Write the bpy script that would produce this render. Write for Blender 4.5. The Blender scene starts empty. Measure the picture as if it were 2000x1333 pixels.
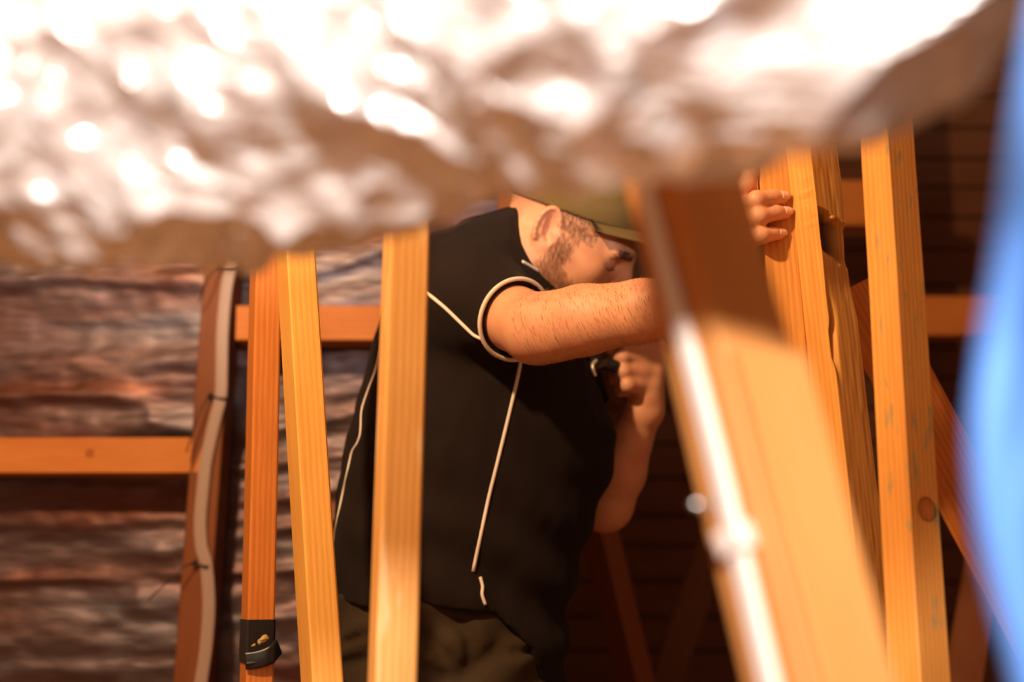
import bpy, math, random
import numpy as np
from mathutils import Vector, Matrix
from mathutils.bvhtree import BVHTree

random.seed(7)
rng = np.random.default_rng(7)
scene = bpy.context.scene
COL = scene.collection
PI = math.pi

# ------------------------------------------------------------------ camera
LENS, SENS, PITCH = 50.0, 36.0, math.radians(10.0)
CAMZ = 1.0
FPX = 2000 * LENS / SENS
cam_d = bpy.data.cameras.new('camera')
cam_d.lens = LENS
cam_d.sensor_width = SENS
cam_d.clip_start = 0.02
cam_d.dof.use_dof = True
cam_d.dof.focus_distance = 1.86
cam_d.dof.aperture_fstop = 2.2
cam = bpy.data.objects.new('camera', cam_d)
COL.objects.link(cam)
cam.location = (0, 0, CAMZ)
cam.rotation_euler = (PI / 2 + PITCH, 0, 0)
scene.camera = cam

# ------------------------------------------------------------------ world, lamps, exposure
w = bpy.data.worlds.new('world')
scene.world = w
w.use_nodes = True
w.node_tree.nodes['Background'].inputs[0].default_value = (0.6, 0.5, 0.4, 1)
w.node_tree.nodes['Background'].inputs[1].default_value = 0.05


def lamp(name, loc, watts, color, radius):
    d = bpy.data.lights.new(name, 'POINT')
    d.energy = watts
    d.color = color
    d.shadow_soft_size = radius
    o = bpy.data.objects.new(name, d)
    COL.objects.link(o)
    o.location = loc
    o['kind'] = 'helper'
    return o


lamp('work_lamp', (-0.76, 0.82, 2.25), 59, (1.0, 0.68, 0.36), 0.05)
lamp('fill_lamp', (0.02, -0.30, 1.50), 52, (1.0, 0.90, 0.80), 0.06)  # unseen fill added behind the camera to brighten duct, near beam and pipes

vs = scene.view_settings
vs.view_transform = 'Standard'
vs.look = 'None'
vs.gamma = 1.0
vs.use_curve_mapping = False
vs.exposure = 1.36


# ------------------------------------------------------------------ helpers
def at(px, py, Y):
    """point of the place that lies at ground distance Y and is seen at photo pixel (px, py)"""
    a, b = (px - 1000) / FPX, (666.5 - py) / FPX
    c, s = math.cos(PITCH), math.sin(PITCH)
    d = Vector((a, c - b * s, s + b * c))
    return Vector((0, 0, CAMZ)) + d * (Y / d.y)


def tag(o, label=None, cat=None, group=None, kind=None):
    if label: o['label'] = label
    if cat: o['category'] = cat
    if group: o['group'] = group
    if kind: o['kind'] = kind
    return o


def mesh_obj(name, verts, faces, mat, parent=None, smooth=True, M=None):
    me = bpy.data.meshes.new(name)
    if isinstance(verts, np.ndarray) and isinstance(faces, np.ndarray):
        nv, nf, k = len(verts), len(faces), faces.shape[1]
        me.vertices.add(nv)
        me.vertices.foreach_set('co', verts.astype(np.float32).ravel())
        me.loops.add(nf * k)
        me.loops.foreach_set('vertex_index', faces.astype(np.int32).ravel())
        me.polygons.add(nf)
        me.polygons.foreach_set('loop_start', np.arange(0, nf * k, k, dtype=np.int32))
        me.update(calc_edges=True)
    else:
        me.from_pydata([tuple(v) for v in verts], [], [tuple(f) for f in faces])
    me.validate()
    me.polygons.foreach_set('use_smooth', [smooth] * len(me.polygons))
    me.update()
    o = bpy.data.objects.new(name, me)
    COL.objects.link(o)
    if M is not None:
        o.matrix_world = M
    if mat:
        me.materials.append(mat)
    if parent:
        o.parent = parent
        if M is None:
            o.matrix_parent_inverse = parent.matrix_world.inverted()
        else:
            o.matrix_parent_inverse = parent.matrix_world.inverted()
    return o


def empty(name, loc=(0, 0, 0)):
    o = bpy.data.objects.new(name, None)
    COL.objects.link(o)
    o.location = loc
    o.empty_display_size = 0.05
    o.matrix_world = Matrix.Translation(loc)
    return o


def smooth_path(pts, n=12):
    """Catmull-Rom through pts"""
    P = [Vector(p) for p in pts]
    P = [P[0] * 2 - P[1]] + P + [P[-1] * 2 - P[-2]]
    out = []
    for i in range(1, len(P) - 2):
        p0, p1, p2, p3 = P[i - 1:i + 3]
        for j in range(n):
            t = j / n
            out.append(0.5 * ((2 * p1) + (p2 - p0) * t + (2 * p0 - 5 * p1 + 4 * p2 - p3) * t * t + (3 * p1 - p0 - 3 * p2 + p3) * t ** 3))
    out.append(P[-2].copy())
    return out


def tube(name, pts, r, mat, parent=None, seg=12, closed=False, flat=None, radii=None):
    """round tube, or a flat strap when flat=(width, thickness, width_dir)"""
    pts = [Vector(p) for p in pts]
    n = len(pts)
    verts, faces = [], []
    nrm = None
    for i, p in enumerate(pts):
        if closed:
            t = (pts[(i + 1) % n] - pts[i - 1]).normalized()
        else:
            t = (pts[min(i + 1, n - 1)] - pts[max(i - 1, 0)]).normalized()
        if flat:
            nrm = (flat[2] - t * flat[2].dot(t)).normalized()
        elif nrm is None:
            nrm = t.orthogonal().normalized()
        else:
            nrm = (nrm - t * nrm.dot(t)).normalized()
        b = t.cross(nrm)
        rr = radii[i] if radii else r
        for k in range(seg):
            a = 2 * PI * k / seg
            if flat:
                ca, sa = math.cos(a), math.sin(a)
                x = flat[0] / 2 * math.copysign(abs(ca) ** 0.5, ca)
                y = flat[1] / 2 * math.copysign(abs(sa) ** 0.5, sa)
                verts.append(p + nrm * x + b * y)
            else:
                verts.append(p + (nrm * math.cos(a) + b * math.sin(a)) * rr)
    m = n if closed else n - 1
    for i in range(m):
        for k in range(seg):
            k2 = (k + 1) % seg
            j = (i + 1) % n
            faces.append((i * seg + k, i * seg + k2, j * seg + k2, j * seg + k))
    if not closed:
        faces.append(tuple(range(seg - 1, -1, -1)))
        faces.append(tuple(range((n - 1) * seg, n * seg)))
    return mesh_obj(name, verts, faces, mat, parent)


# ---- value noise
def _h(i, j, k):
    n = (i.astype(np.int64) * 374761393 + j.astype(np.int64) * 668265263 + k.astype(np.int64) * 1440662683) & 0xffffffff
    n = ((n ^ (n >> 13)) * 1274126177) & 0xffffffff
    n = n ^ (n >> 16)
    return (n & 0xffff).astype(np.float32) / 32767.5 - 1.0


def vnoise(x, y, z):
    x, y, z = np.broadcast_arrays(x, y, z)
    i, j, k = np.floor(x), np.floor(y), np.floor(z)
    fx, fy, fz = x - i, y - j, z - k
    fx, fy, fz = [f * f * f * (f * (f * 6 - 15) + 10) for f in (fx, fy, fz)]
    i, j, k = i.astype(np.int64), j.astype(np.int64), k.astype(np.int64)
    r = 0
    for a in (0, 1):
        for b in (0, 1):
            for c in (0, 1):
                r = r + (fx if a else 1 - fx) * (fy if b else 1 - fy) * (fz if c else 1 - fz) * _h(i + a, j + b, k + c)
    return r


# ---- implicit surfaces
class Grid:
    def __init__(s, lo, hi, h):
        s.lo = np.array(lo, float); s.h = h
        s.n = np.ceil((np.array(hi) - s.lo) / h).astype(int) + 1
        s.v = np.full(s.n, 0.2, np.float32)

    def region(s, lo, hi):
        a = np.clip(np.floor((np.array(lo) - s.lo) / s.h).astype(int), 0, s.n)
        b = np.clip(np.ceil((np.array(hi) - s.lo) / s.h).astype(int) + 1, 0, s.n)
        sl = tuple(slice(p, q) for p, q in zip(a, b))
        ax = [(s.lo[i] + s.h * np.arange(a[i], b[i])).astype(np.float32) for i in range(3)]
        return sl, ax[0][:, None, None], ax[1][None, :, None], ax[2][None, None, :]

    def op(s, f, lo, hi, k=0.0, sub=False, m=0.02):
        lo, hi = np.array(lo) - m - k, np.array(hi) + m + k
        sl, X, Y, Z = s.region(lo, hi)
        if 0 in s.v[sl].shape: return
        d = np.broadcast_to(f(X, Y, Z), s.v[sl].shape).astype(np.float32)
        o = s.v[sl]
        if sub:
            d = -d
            if k > 0:
                hh = np.maximum(k - np.abs(o - d), 0) / k
                s.v[sl] = np.maximum(o, d) + hh * hh * k * 0.25
            else:
                s.v[sl] = np.maximum(o, d)
        else:
            if k > 0:
                hh = np.maximum(k - np.abs(o - d), 0) / k
                s.v[sl] = np.minimum(o, d) - hh * hh * k * 0.25
            else:
                s.v[sl] = np.minimum(o, d)

    def cap(s, a, b, ra, rb=None, k=0.0, sub=False):
        a, b = np.array(a, float), np.array(b, float)
        rb = ra if rb is None else rb
        ab = b - a; L2 = max(ab @ ab, 1e-9); R = max(ra, rb)

        def f(X, Y, Z):
            t = np.clip(((X - a[0]) * ab[0] + (Y - a[1]) * ab[1] + (Z - a[2]) * ab[2]) / L2, 0, 1)
            return np.sqrt((X - a[0] - t * ab[0]) ** 2 + (Y - a[1] - t * ab[1]) ** 2 + (Z - a[2] - t * ab[2]) ** 2) - (ra + (rb - ra) * t)
        s.op(f, np.minimum(a, b) - R, np.maximum(a, b) + R, k, sub)

    def ell(s, c, r, M=None, k=0.0, sub=False):
        """ellipsoid; M 3x3 columns are the local axes"""
        c, r = np.array(c, float), np.array(r, float)
        M = np.eye(3) if M is None else np.array(M)
        R = np.sqrt(((M * r[None, :]) ** 2).sum(1))

        def f(X, Y, Z):
            q = 0; g = 0
            for i in range(3):
                l = (X - c[0]) * M[0, i] + (Y - c[1]) * M[1, i] + (Z - c[2]) * M[2, i]
                q = q + (l / r[i]) ** 2; g = g + (l / r[i] ** 2) ** 2
            k0 = np.sqrt(q); k1 = np.sqrt(g) + 1e-6
            return k0 * (k0 - 1) / k1
        s.op(f, c - R, c + R, k, sub)

    def mesh(s):
        v = s.v
        ins = v < 0
        n = v.shape
        cnt = np.zeros((n[0] - 1, n[1] - 1, n[2] - 1), np.uint8)
        for a in (0, 1):
            for b in (0, 1):
                for c in (0, 1):
                    cnt += ins[a:n[0] - 1 + a, b:n[1] - 1 + b, c:n[2] - 1 + c]
        act = np.argwhere((cnt > 0) & (cnt < 8))
        idx = np.full(cnt.shape, -1, np.int64)
        idx[tuple(act.T)] = np.arange(len(act))
        acc = np.zeros((len(act), 3)); num = np.zeros(len(act))
        cor = [(a, b, c) for a in (0, 1) for b in (0, 1) for c in (0, 1)]
        for p in cor:
            for ax in range(3):
                if p[ax]: continue
                q = list(p); q[ax] = 1
                va = v[tuple((act + p).T)].astype(float); vb = v[tuple((act + q).T)].astype(float)
                m = (va < 0) != (vb < 0)
                t = np.where(m, va / np.where(m, va - vb, 1), 0)
                pos = np.tile(np.array(p, float), (len(act), 1)); pos[:, ax] += t
                acc[m] += pos[m]; num[m] += 1
        V = s.lo + s.h * (act + acc / num[:, None])
        F = []
        for ax in range(3):
            sl0 = [slice(None)] * 3; sl1 = [slice(None)] * 3
            sl0[ax] = slice(0, n[ax] - 1); sl1[ax] = slice(1, n[ax])
            a, b = ins[tuple(sl0)], ins[tuple(sl1)]
            e = np.argwhere(a != b)
            u, w_ = (ax + 1) % 3, (ax + 2) % 3
            e = e[(e[:, u] > 0) & (e[:, w_] > 0) & (e[:, u] < n[u] - 1) & (e[:, w_] < n[w_] - 1)]
            flip = ~a[tuple(e.T)]
            q = []
            for du, dw in ((-1, -1), (0, -1), (0, 0), (-1, 0)):
                c = e.copy(); c[:, u] += du; c[:, w_] += dw
                q.append(idx[tuple(c.T)])
            q = np.stack(q, 1)
            q[flip] = q[flip][:, ::-1]
            F.append(q)
        F = np.concatenate(F)
        F = F[(F >= 0).all(1)]
        return V, F


def relax(V, F, it=2, lam=0.5):
    """light Laplacian smoothing"""
    e = np.concatenate([F[:, [0, 1]], F[:, [1, 2]], F[:, [2, 3]], F[:, [3, 0]]])
    for _ in range(it):
        acc = np.zeros_like(V); num = np.zeros(len(V))
        for a, b in ((0, 1), (1, 0)):
            for c in range(3):
                acc[:, c] += np.bincount(e[:, a], V[e[:, b], c], len(V))
            num += np.bincount(e[:, a], minlength=len(V))
        V = V + lam * (acc / num[:, None] - V)
    return V


# ------------------------------------------------------------------ materials
class NT:
    def __init__(s, name):
        s.m = bpy.data.materials.new(name)
        s.m.use_nodes = True
        s.t = s.m.node_tree
        s.b = s.t.nodes['Principled BSDF']

    def n(s, typ, **kw):
        o = s.t.nodes.new(typ)
        for k, v in kw.items():
            if k.startswith('_'):
                o.inputs[k[1:].replace('_', ' ')].default_value = v
            else:
                setattr(o, k, v)
        return o

    def l(s, a, b):
        s.t.links.new(a, b)

    def coord(s, scale=(1, 1, 1), loc=(0, 0, 0), rnd=True):
        c = s.n('ShaderNodeTexCoord')
        src = c.outputs['Object']
        if rnd:
            oi = s.n('ShaderNodeObjectInfo')
            ml = s.n('ShaderNodeMath', operation='MULTIPLY'); ml.inputs[1].default_value = 37.0
            s.l(oi.outputs['Random'], ml.inputs[0])
            ad = s.n('ShaderNodeVectorMath', operation='ADD')
            s.l(src, ad.inputs[0]); s.l(ml.outputs[0], ad.inputs[1])
            src = ad.outputs[0]
        mp = s.n('ShaderNodeMapping')
        mp.inputs['Scale'].default_value = scale
        mp.inputs['Location'].default_value = loc
        s.l(src, mp.inputs['Vector'])
        return mp.outputs[0]

    def ramp(s, src, stops):
        r = s.n('ShaderNodeValToRGB')
        el = r.color_ramp.elements
        el[0].position, el[0].color = stops[0][0], (*stops[0][1], 1)
        el[1].position, el[1].color = stops[-1][0], (*stops[-1][1], 1)
        for p, c in stops[1:-1]:
            e = el.new(p); e.color = (*c, 1)
        s.l(src, r.inputs[0])
        return r.outputs[0]

    def mix(s, fac, a, b, blend='MIX'):
        x = s.n('ShaderNodeMix', data_type='RGBA', blend_type=blend)
        for v, i in ((fac, 0), (a, 6), (b, 7)):
            if hasattr(v, 'links'): s.l(v, x.inputs[i])
            elif i == 0: x.inputs[0].default_value = v
            else: x.inputs[i].default_value = (*v, 1)
        return x.outputs[2]

    def bump(s, src, strength=0.3, dist=0.002):
        b = s.n('ShaderNodeBump')
        b.inputs['Strength'].default_value = strength
        b.inputs['Distance'].default_value = dist
        s.l(src, b.inputs['Height'])
        s.l(b.outputs[0], s.b.inputs['Normal'])
        return b


def wood(name, light=(0.80, 0.37, 0.085), dark=(0.62, 0.225, 0.038), knots=(), green=0.0, rough=0.6, scuff=0.0, bark=0.0):
    t = NT(name)
    c = t.coord((1, 1, 0.045))
    wv = t.n('ShaderNodeTexWave', wave_type='RINGS', rings_direction='Z', _Scale=62.0, _Distortion=2.2, _Detail=2.0)
    wv.inputs['Detail Scale'].default_value = 9.0
    off = t.n('ShaderNodeVectorMath', operation='ADD'); off.inputs[1].default_value = (0.07, 0.11, 0)
    c0 = t.coord((1, 1, 0.045), rnd=False)
    t.l(c0, off.inputs[0]); t.l(off.outputs[0], wv.inputs['Vector'])
    nz = t.n('ShaderNodeTexNoise', _Scale=420.0, _Detail=3.0); t.l(t.coord((1, 1, 0.03)), nz.inputs['Vector'])
    big = t.n('ShaderNodeTexNoise', _Scale=14.0, _Detail=2.0); t.l(t.coord((1, 1, 0.25)), big.inputs['Vector'])
    f = t.n('ShaderNodeMath', operation='MULTIPLY'); t.l(wv.outputs['Fac'], f.inputs[0]); f.inputs[1].default_value = 0.30
    f2 = t.n('ShaderNodeMath', operation='MULTIPLY_ADD'); t.l(nz.outputs[0], f2.inputs[0]); f2.inputs[1].default_value = 0.55; t.l(f.outputs[0], f2.inputs[2])
    col = t.ramp(f2.outputs[0], [(0.15, light), (0.75, dark)])
    bl = t.ramp(big.outputs[0], [(0.35, (1, 1, 1)), (0.75, (0.84, 0.74, 0.62))])
    col = t.mix(1.0, col, bl, 'MULTIPLY')
    if scuff:
        n2 = t.n('ShaderNodeTexNoise', _Scale=55.0, _Detail=4.0); t.l(t.coord((1, 1, 0.12)), n2.inputs['Vector'])
        k = t.ramp(n2.outputs[0], [(0.56, (0, 0, 0)), (0.68, (scuff,) * 3)])
        col = t.mix(k, col, (0.86, 0.62, 0.36))
    if green:
        n2 = t.n('ShaderNodeTexNoise', _Scale=70.0, _Detail=4.0); t.l(t.coord((1, 1, 0.3)), n2.inputs['Vector'])
        k = t.ramp(n2.outputs[0], [(0.60, (0, 0, 0)), (0.70, (green,) * 3)])
        col = t.mix(k, col, (0.22, 0.24, 0.12))
    cc = t.n('ShaderNodeTexCoord')
    for (kx, ky, kz, kr) in knots:
        mp = t.n('ShaderNodeVectorMath', operation='SUBTRACT'); mp.inputs[1].default_value = (kx, ky, kz)
        t.l(cc.outputs['Object'], mp.inputs[0])
        ln = t.n('ShaderNodeVectorMath', operation='LENGTH'); t.l(mp.outputs[0], ln.inputs[0])
        n3 = t.n('ShaderNodeTexNoise', _Scale=160.0); t.l(cc.outputs['Object'], n3.inputs['Vector'])
        dv = t.n('ShaderNodeMath', operation='DIVIDE'); t.l(ln.outputs['Value'], dv.inputs[0]); dv.inputs[1].default_value = kr
        ad = t.n('ShaderNodeMath', operation='MULTIPLY_ADD'); t.l(n3.outputs[0], ad.inputs[0]); ad.inputs[1].default_value = 0.16; t.l(dv.outputs[0], ad.inputs[2])
        kc = t.ramp(ad.outputs[0], [(0.0, (0.40, 0.30, 0.24)), (0.14, (0.8, 0.6, 0.5)), (0.5, (0.66, 0.5, 0.42)), (0.78, (0.62, 0.46, 0.38)), (0.86, (0.24, 0.15, 0.1)), (0.95, (0.8, 0.7, 0.62)), (1.0, (1, 1, 1))])
        col = t.mix(1.0, col, kc, 'MULTIPLY')
    t.l(col, t.b.inputs['Base Color'])
    t.b.inputs['Roughness'].default_value = rough
    t.b.inputs['Specular IOR Level'].default_value = 0.3
    t.bump(f2.outputs[0], 0.25, 0.0012)
    return t.m


def plain(name, col, rough=0.5, metal=0.0, spec=0.5, noise=0.0, scale=200.0):
    t = NT(name)
    t.b.inputs['Base Color'].default_value = (*col, 1)
    t.b.inputs['Roughness'].default_value = rough
    t.b.inputs['Metallic'].default_value = metal
    t.b.inputs['Specular IOR Level'].default_value = spec
    n = t.n('ShaderNodeTexNoise', _Scale=scale, _Detail=3.0)
    t.l(t.coord(rnd=False), n.inputs['Vector'])
    if noise:
        c = t.ramp(n.outputs[0], [(0.3, tuple(x * (1 - noise) for x in col)), (0.7, tuple(min(1, x * (1 + noise)) for x in col))])
        t.l(c, t.b.inputs['Base Color'])
    t.bump(n.outputs[0], 0.15, 0.0008)
    return t.m


def cloth(name, col, col2, scale=900.0, rough=0.9):
    t = NT(name)
    n = t.n('ShaderNodeTexNoise', _Scale=scale, _Detail=2.0); t.l(t.coord(rnd=False), n.inputs['Vector'])
    g = t.n('ShaderNodeTexNoise', _Scale=9.0, _Detail=3.0); t.l(t.coord(rnd=False), g.inputs['Vector'])
    t.l(t.ramp(g.outputs[0], [(0.3, col), (0.7, col2)]), t.b.inputs['Base Color'])
    t.b.inputs['Roughness'].default_value = rough
    t.b.inputs['Specular IOR Level'].default_value = 0.2
    t.b.inputs['Sheen Weight'].default_value = 0.015
    t.b.inputs['Sheen Roughness'].default_value = 0.5
    t.bump(n.outputs[0], 0.35, 0.0006)
    return t.m


def skin_mat():
    t = NT('skin')
    g = t.n('ShaderNodeTexNoise', _Scale=22.0, _Detail=4.0); t.l(t.coord(rnd=False), g.inputs['Vector'])
    f = t.n('ShaderNodeTexNoise', _Scale=520.0, _Detail=2.0); t.l(t.coord(rnd=False), f.inputs['Vector'])
    c = t.ramp(g.outputs[0], [(0.3, (0.68, 0.285, 0.155)), (0.5, (0.74, 0.35, 0.195)), (0.72, (0.72, 0.28, 0.165))])
    t.l(c, t.b.inputs['Base Color'])
    t.b.inputs['Roughness'].default_value = 0.52
    t.b.inputs['Subsurface Weight'].default_value = 0.12
    t.b.inputs['Subsurface Radius'].default_value = (0.012, 0.004, 0.002)
    t.b.inputs['Subsurface Scale'].default_value = 0.5
    t.bump(f.outputs[0], 0.22, 0.0008)
    return t.m


def foil(name, col, rough, scale=(1, 1, 1), fine=60.0, strength=0.4, metal=1.0, patch=None):
    t = NT(name)
    n = t.n('ShaderNodeTexNoise', _Scale=fine, _Detail=5.0); t.l(t.coord(scale, rnd=False), n.inputs['Vector'])
    t.b.inputs['Metallic'].default_value = metal
    t.b.inputs['Base Color'].default_value = (*col, 1)
    rr = t.n('ShaderNodeMapRange'); t.l(n.outputs[0], rr.inputs[0])
    rr.inputs['From Min'].default_value = 0.3; rr.inputs['From Max'].default_value = 0.7
    rr.inputs['To Min'].default_value = max(0.05, rough - 0.08); rr.inputs['To Max'].default_value = rough + 0.1
    t.l(rr.outputs[0], t.b.inputs['Roughness'])
    if patch:
        g = t.n('ShaderNodeTexNoise', _Scale=5.0, _Detail=3.0); t.l(t.coord(scale, rnd=False), g.inputs['Vector'])
        t.l(t.ramp(g.outputs[0], [(0.35, col), (0.65, patch)]), t.b.inputs['Base Color'])
    t.bump(n.outputs[0], strength, 0.004)
    return t.m


WOOD = wood('timber_pine')
WOOD_PALE = wood('timber_pale_pine', (0.86, 0.45, 0.11), (0.70, 0.31, 0.055))
WOOD_RED = wood('timber_red_pine', (0.68, 0.235, 0.045), (0.48, 0.135, 0.02))
WOOD_SHADED = wood('timber_shaded', (0.25, 0.072, 0.017), (0.16, 0.043, 0.010))  # pine with the shade on the cable stud and braces put into its colour
WOOD_SCUFF = wood('timber_scuffed_pine', (0.84, 0.46, 0.16), (0.68, 0.31, 0.075), scuff=0.8)
WOOD_BUFF = wood('timber_buff_pine', (0.70, 0.325, 0.10), (0.61, 0.255, 0.07))
FOIL_WALL = foil('wall_foil', (0.145, 0.125, 0.145), 0.48, (0.35, 1, 1.6), 45.0, 0.5, 0.9, (0.115, 0.044, 0.031))
FOIL_DUCT = foil('duct_foil', (0.93, 0.90, 0.91), 0.34, (1, 1, 1), 70.0, 0.5, 0.52)
SKIN = skin_mat()
SHIRT = cloth('black_knit', (0.0115, 0.0056, 0.0042), (0.0150, 0.0074, 0.0056))
TROUSER = cloth('olive_drill', (0.040, 0.024, 0.0125), (0.052, 0.031, 0.016), 700.0)
CAPCLOTH = cloth('olive_cap', (0.13, 0.085, 0.028), (0.17, 0.11, 0.04), 600.0)
PIPING = cloth('white_piping', (0.80, 0.66, 0.56), (0.85, 0.72, 0.62), 800.0)
NAIL = plain('fingernail', (0.80, 0.48, 0.36), 0.3)
HAIR = plain('brown_hair', (0.10, 0.045, 0.016), 0.5)
BEARD = plain('ginger_beard', (0.34, 0.15, 0.045), 0.5)
EYE = plain('eye_white', (0.75, 0.70, 0.66), 0.2)
BLACKP = plain('black_plastic', (0.012, 0.011, 0.011), 0.42)
BLACKT = plain('black_tape', (0.010, 0.009, 0.009), 0.35)
GOLD = plain('gold_print', (0.42, 0.26, 0.09), 0.5, noise=0.3)
WHITEC = plain('white_cable_sheath', (0.82, 0.74, 0.70), 0.4)
GREYC = plain('grey_cable_sheath', (0.36, 0.235, 0.195), 0.5)
BLUE = plain('blue_pipe', (0.09, 0.235, 0.66), 0.6, spec=0.2)
STEEL = plain('steel', (0.62, 0.62, 0.62), 0.3, 1.0)
PALEM = plain('pale_metal', (0.80, 0.70, 0.52), 0.3, 0.6)
BOOT = plain('boot_leather', (0.05, 0.03, 0.02), 0.6)
DARKFOIL = foil('roof_foil', (0.34, 0.24, 0.19), 0.45, (1, 1, 1), 30.0, 0.5, 0.8)
SHADEDBOARD = wood('shaded_sarking', (0.17, 0.060, 0.022), (0.10, 0.034, 0.013), rough=0.75)  # shade of the unlit recess and darkest brace put into the colour
FLOORM = wood('floor_board', (0.30, 0.16, 0.07), (0.20, 0.10, 0.04), rough=0.8)


# ------------------------------------------------------------------ the setting
def slab(name, lo, hi, mat):
    x0, y0, z0 = lo; x1, y1, z1 = hi
    v = [(x0, y0, z0), (x1, y0, z0), (x1, y1, z0), (x0, y1, z0), (x0, y0, z1), (x1, y0, z1), (x1, y1, z1), (x0, y1, z1)]
    f = [(0, 3, 2, 1), (4, 5, 6, 7), (0, 1, 5, 4), (1, 2, 6, 5), (2, 3, 7, 6), (3, 0, 4, 7)]
    return tag(mesh_obj(name, v, f, mat, smooth=False), kind='structure')


RX, RY0, WY, RZ, RY1, XC = 2.2, -1.9, 2.78, 2.75, 4.1, 0.06
slab('floor', (-RX, RY0, -0.05), (RX, RY1 + 0.1, 0.0), FLOORM)
slab('ceiling', (-RX, RY0, RZ), (RX, RY1 + 0.1, RZ + 0.05), DARKFOIL)
slab('wall_left', (-RX - 0.05, RY0, 0), (-RX, WY + 0.1, RZ), DARKFOIL)
slab('wall_right', (RX, RY0, 0), (RX + 0.05, RY1 + 0.1, RZ), DARKFOIL)
slab('wall_return', (XC - 0.03, WY + 0.012, 0), (XC, RY1, RZ), DARKFOIL)  # return added so the right part sits farther back and stays dim
wall_end = slab('wall_end', (XC - 0.03, RY1, 0), (RX, RY1 + 0.05, RZ), SHADEDBOARD)
slab('wall_rear', (-RX, RY0 - 0.05, 0), (RX, RY0, RZ), DARKFOIL)

# crumpled foil wrap of the far wall: real folds, finer where the camera looks
nx, nz_ = 420, 360
gx = np.linspace(-RX, XC, nx); gz = np.linspace(0, RZ, nz_)
GX, GZ = np.meshgrid(gx, gz, indexing='ij')
warp = 0.06 * vnoise(GX * 1.6, GZ * 2.0, 0 * GX + 9)
d = 0.010 * (1 - np.abs(vnoise(GX * 2.1, (GZ + warp) * 13, 0 * GX + 1))) ** 2
d += 0.006 * vnoise(GX * 3.5 + 4, (GZ + warp) * 22, 0 * GX + 3)
d += 0.003 * vnoise(GX * 9, (GZ + warp) * 46, 0 * GX + 5)
d += 0.0015 * vnoise(GX * 30, GZ * 70, 0 * GX + 6)
V = np.stack([GX, WY - d, GZ], -1).reshape(-1, 3)
ii, jj = np.meshgrid(np.arange(nx - 1), np.arange(nz_ - 1), indexing='ij')
b0 = (ii * nz_ + jj).ravel()
F = np.stack([b0, b0 + nz_, b0 + nz_ + 1, b0 + 1], 1)
wall = tag(mesh_obj('wall_back', V, F, FOIL_WALL), 'crumpled brown silver foil wrap lining the far wall', kind='structure')


def prism_mesh(w_, d_, L, seg=18, ch=0.0022, wob=0.0007, seed=0):
    """sawn timber: chamfered section along local z, slightly uneven"""
    x, y = w_ / 2, d_ / 2
    sec = [(-x + ch, -y), (x - ch, -y), (x, -y + ch), (x, y - ch), (x - ch, y), (-x + ch, y), (-x, y - ch), (-x, -y + ch)]
    r = random.Random(seed)
    v, f = [], []
    for i in range(seg + 1):
        ox, oy = r.uniform(-wob, wob), r.uniform(-wob, wob)
        for (a, b) in sec:
            v.append((a + ox, b + oy, L * i / seg))
    for i in range(seg):
        for k in range(8):
            k2 = (k + 1) % 8
            f.append((i * 8 + k, i * 8 + k2, (i + 1) * 8 + k2, (i + 1) * 8 + k))
    f.append(tuple(range(7, -1, -1))); f.append(tuple(range(seg * 8, seg * 8 + 8)))
    return v, f


def frame_along(P0, P1, phi_deg, ref=None):
    """z along P0->P1, -y faces the viewer turned by phi (positive shows more of the left side)"""
    z = (P1 - P0).normalized()
    mid = (P0 + P1) / 2
    to = Vector((-mid.x, -mid.y, 0)) if ref is None else Vector(ref)
    fr = (to - z * to.dot(z)).normalized()
    fr = Matrix.Rotation(-math.radians(phi_deg), 3, z) @ fr if z.z > 0 else Matrix.Rotation(math.radians(phi_deg), 3, z) @ fr
    yv = -fr
    xv = yv.cross(z).normalized()
    M = Matrix((xv, yv, z)).transposed().to_4x4()
    M.translation = P0
    return M


def timber(name, A, B, Ya, Yb, w_, d_, phi, mat, label, cat='beam', zlo=None, zhi=None, group=None, parent=None, ref=None, chamf=0.0022):
    """A is the upper pixel, B the lower pixel of the axis; the timber is extended to the heights zlo and zhi"""
    PA, PB = at(*A, Ya), at(*B, Yb)
    dr = PA - PB
    if zlo is not None: lo = PB + dr * ((zlo - PB.z) / dr.z)
    else: lo = PB
    if zhi is not None: hi = PB + dr * ((zhi - PB.z) / dr.z)
    else: hi = PA
    M = frame_along(lo, hi, phi, ref)
    v, f = prism_mesh(w_, d_, (hi - lo).length, ch=chamf, seed=hash(label) % 999 if False else int(A[0] + B[0]))
    o = mesh_obj(name, v, f, mat, parent, smooth=False, M=M)
    if parent is None:
        tag(o, label, cat, group)
    elif label:
        o['label'] = label
    return o


FRONT = (0, -1, 0)
WF = 2.655          # front plane of the wall framing
# wall framing: studs and staggered noggings are pieces of the wall
timber('stud', (440, 500), (380, 1333), WF + .045, WF + .045, 0.058, 0.09, 0, WOOD_SHADED, None, parent=wall, zlo=0, zhi=2.7, ref=FRONT)
for px in (1000,):
    timber('stud', (px - 5, 500), (px + (px - 1000) * 0.05, 1333), WF + .045, WF + .045, 0.045, 0.09, 0, WOOD_RED, None, parent=wall, zlo=0, zhi=2.7, ref=FRONT)
timber('stud', (-230, 500), (-290, 1333), WF + .045, WF + .045, 0.045, 0.09, 0, WOOD_RED, None, parent=wall, zlo=0, zhi=2.7, ref=FRONT)


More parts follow.
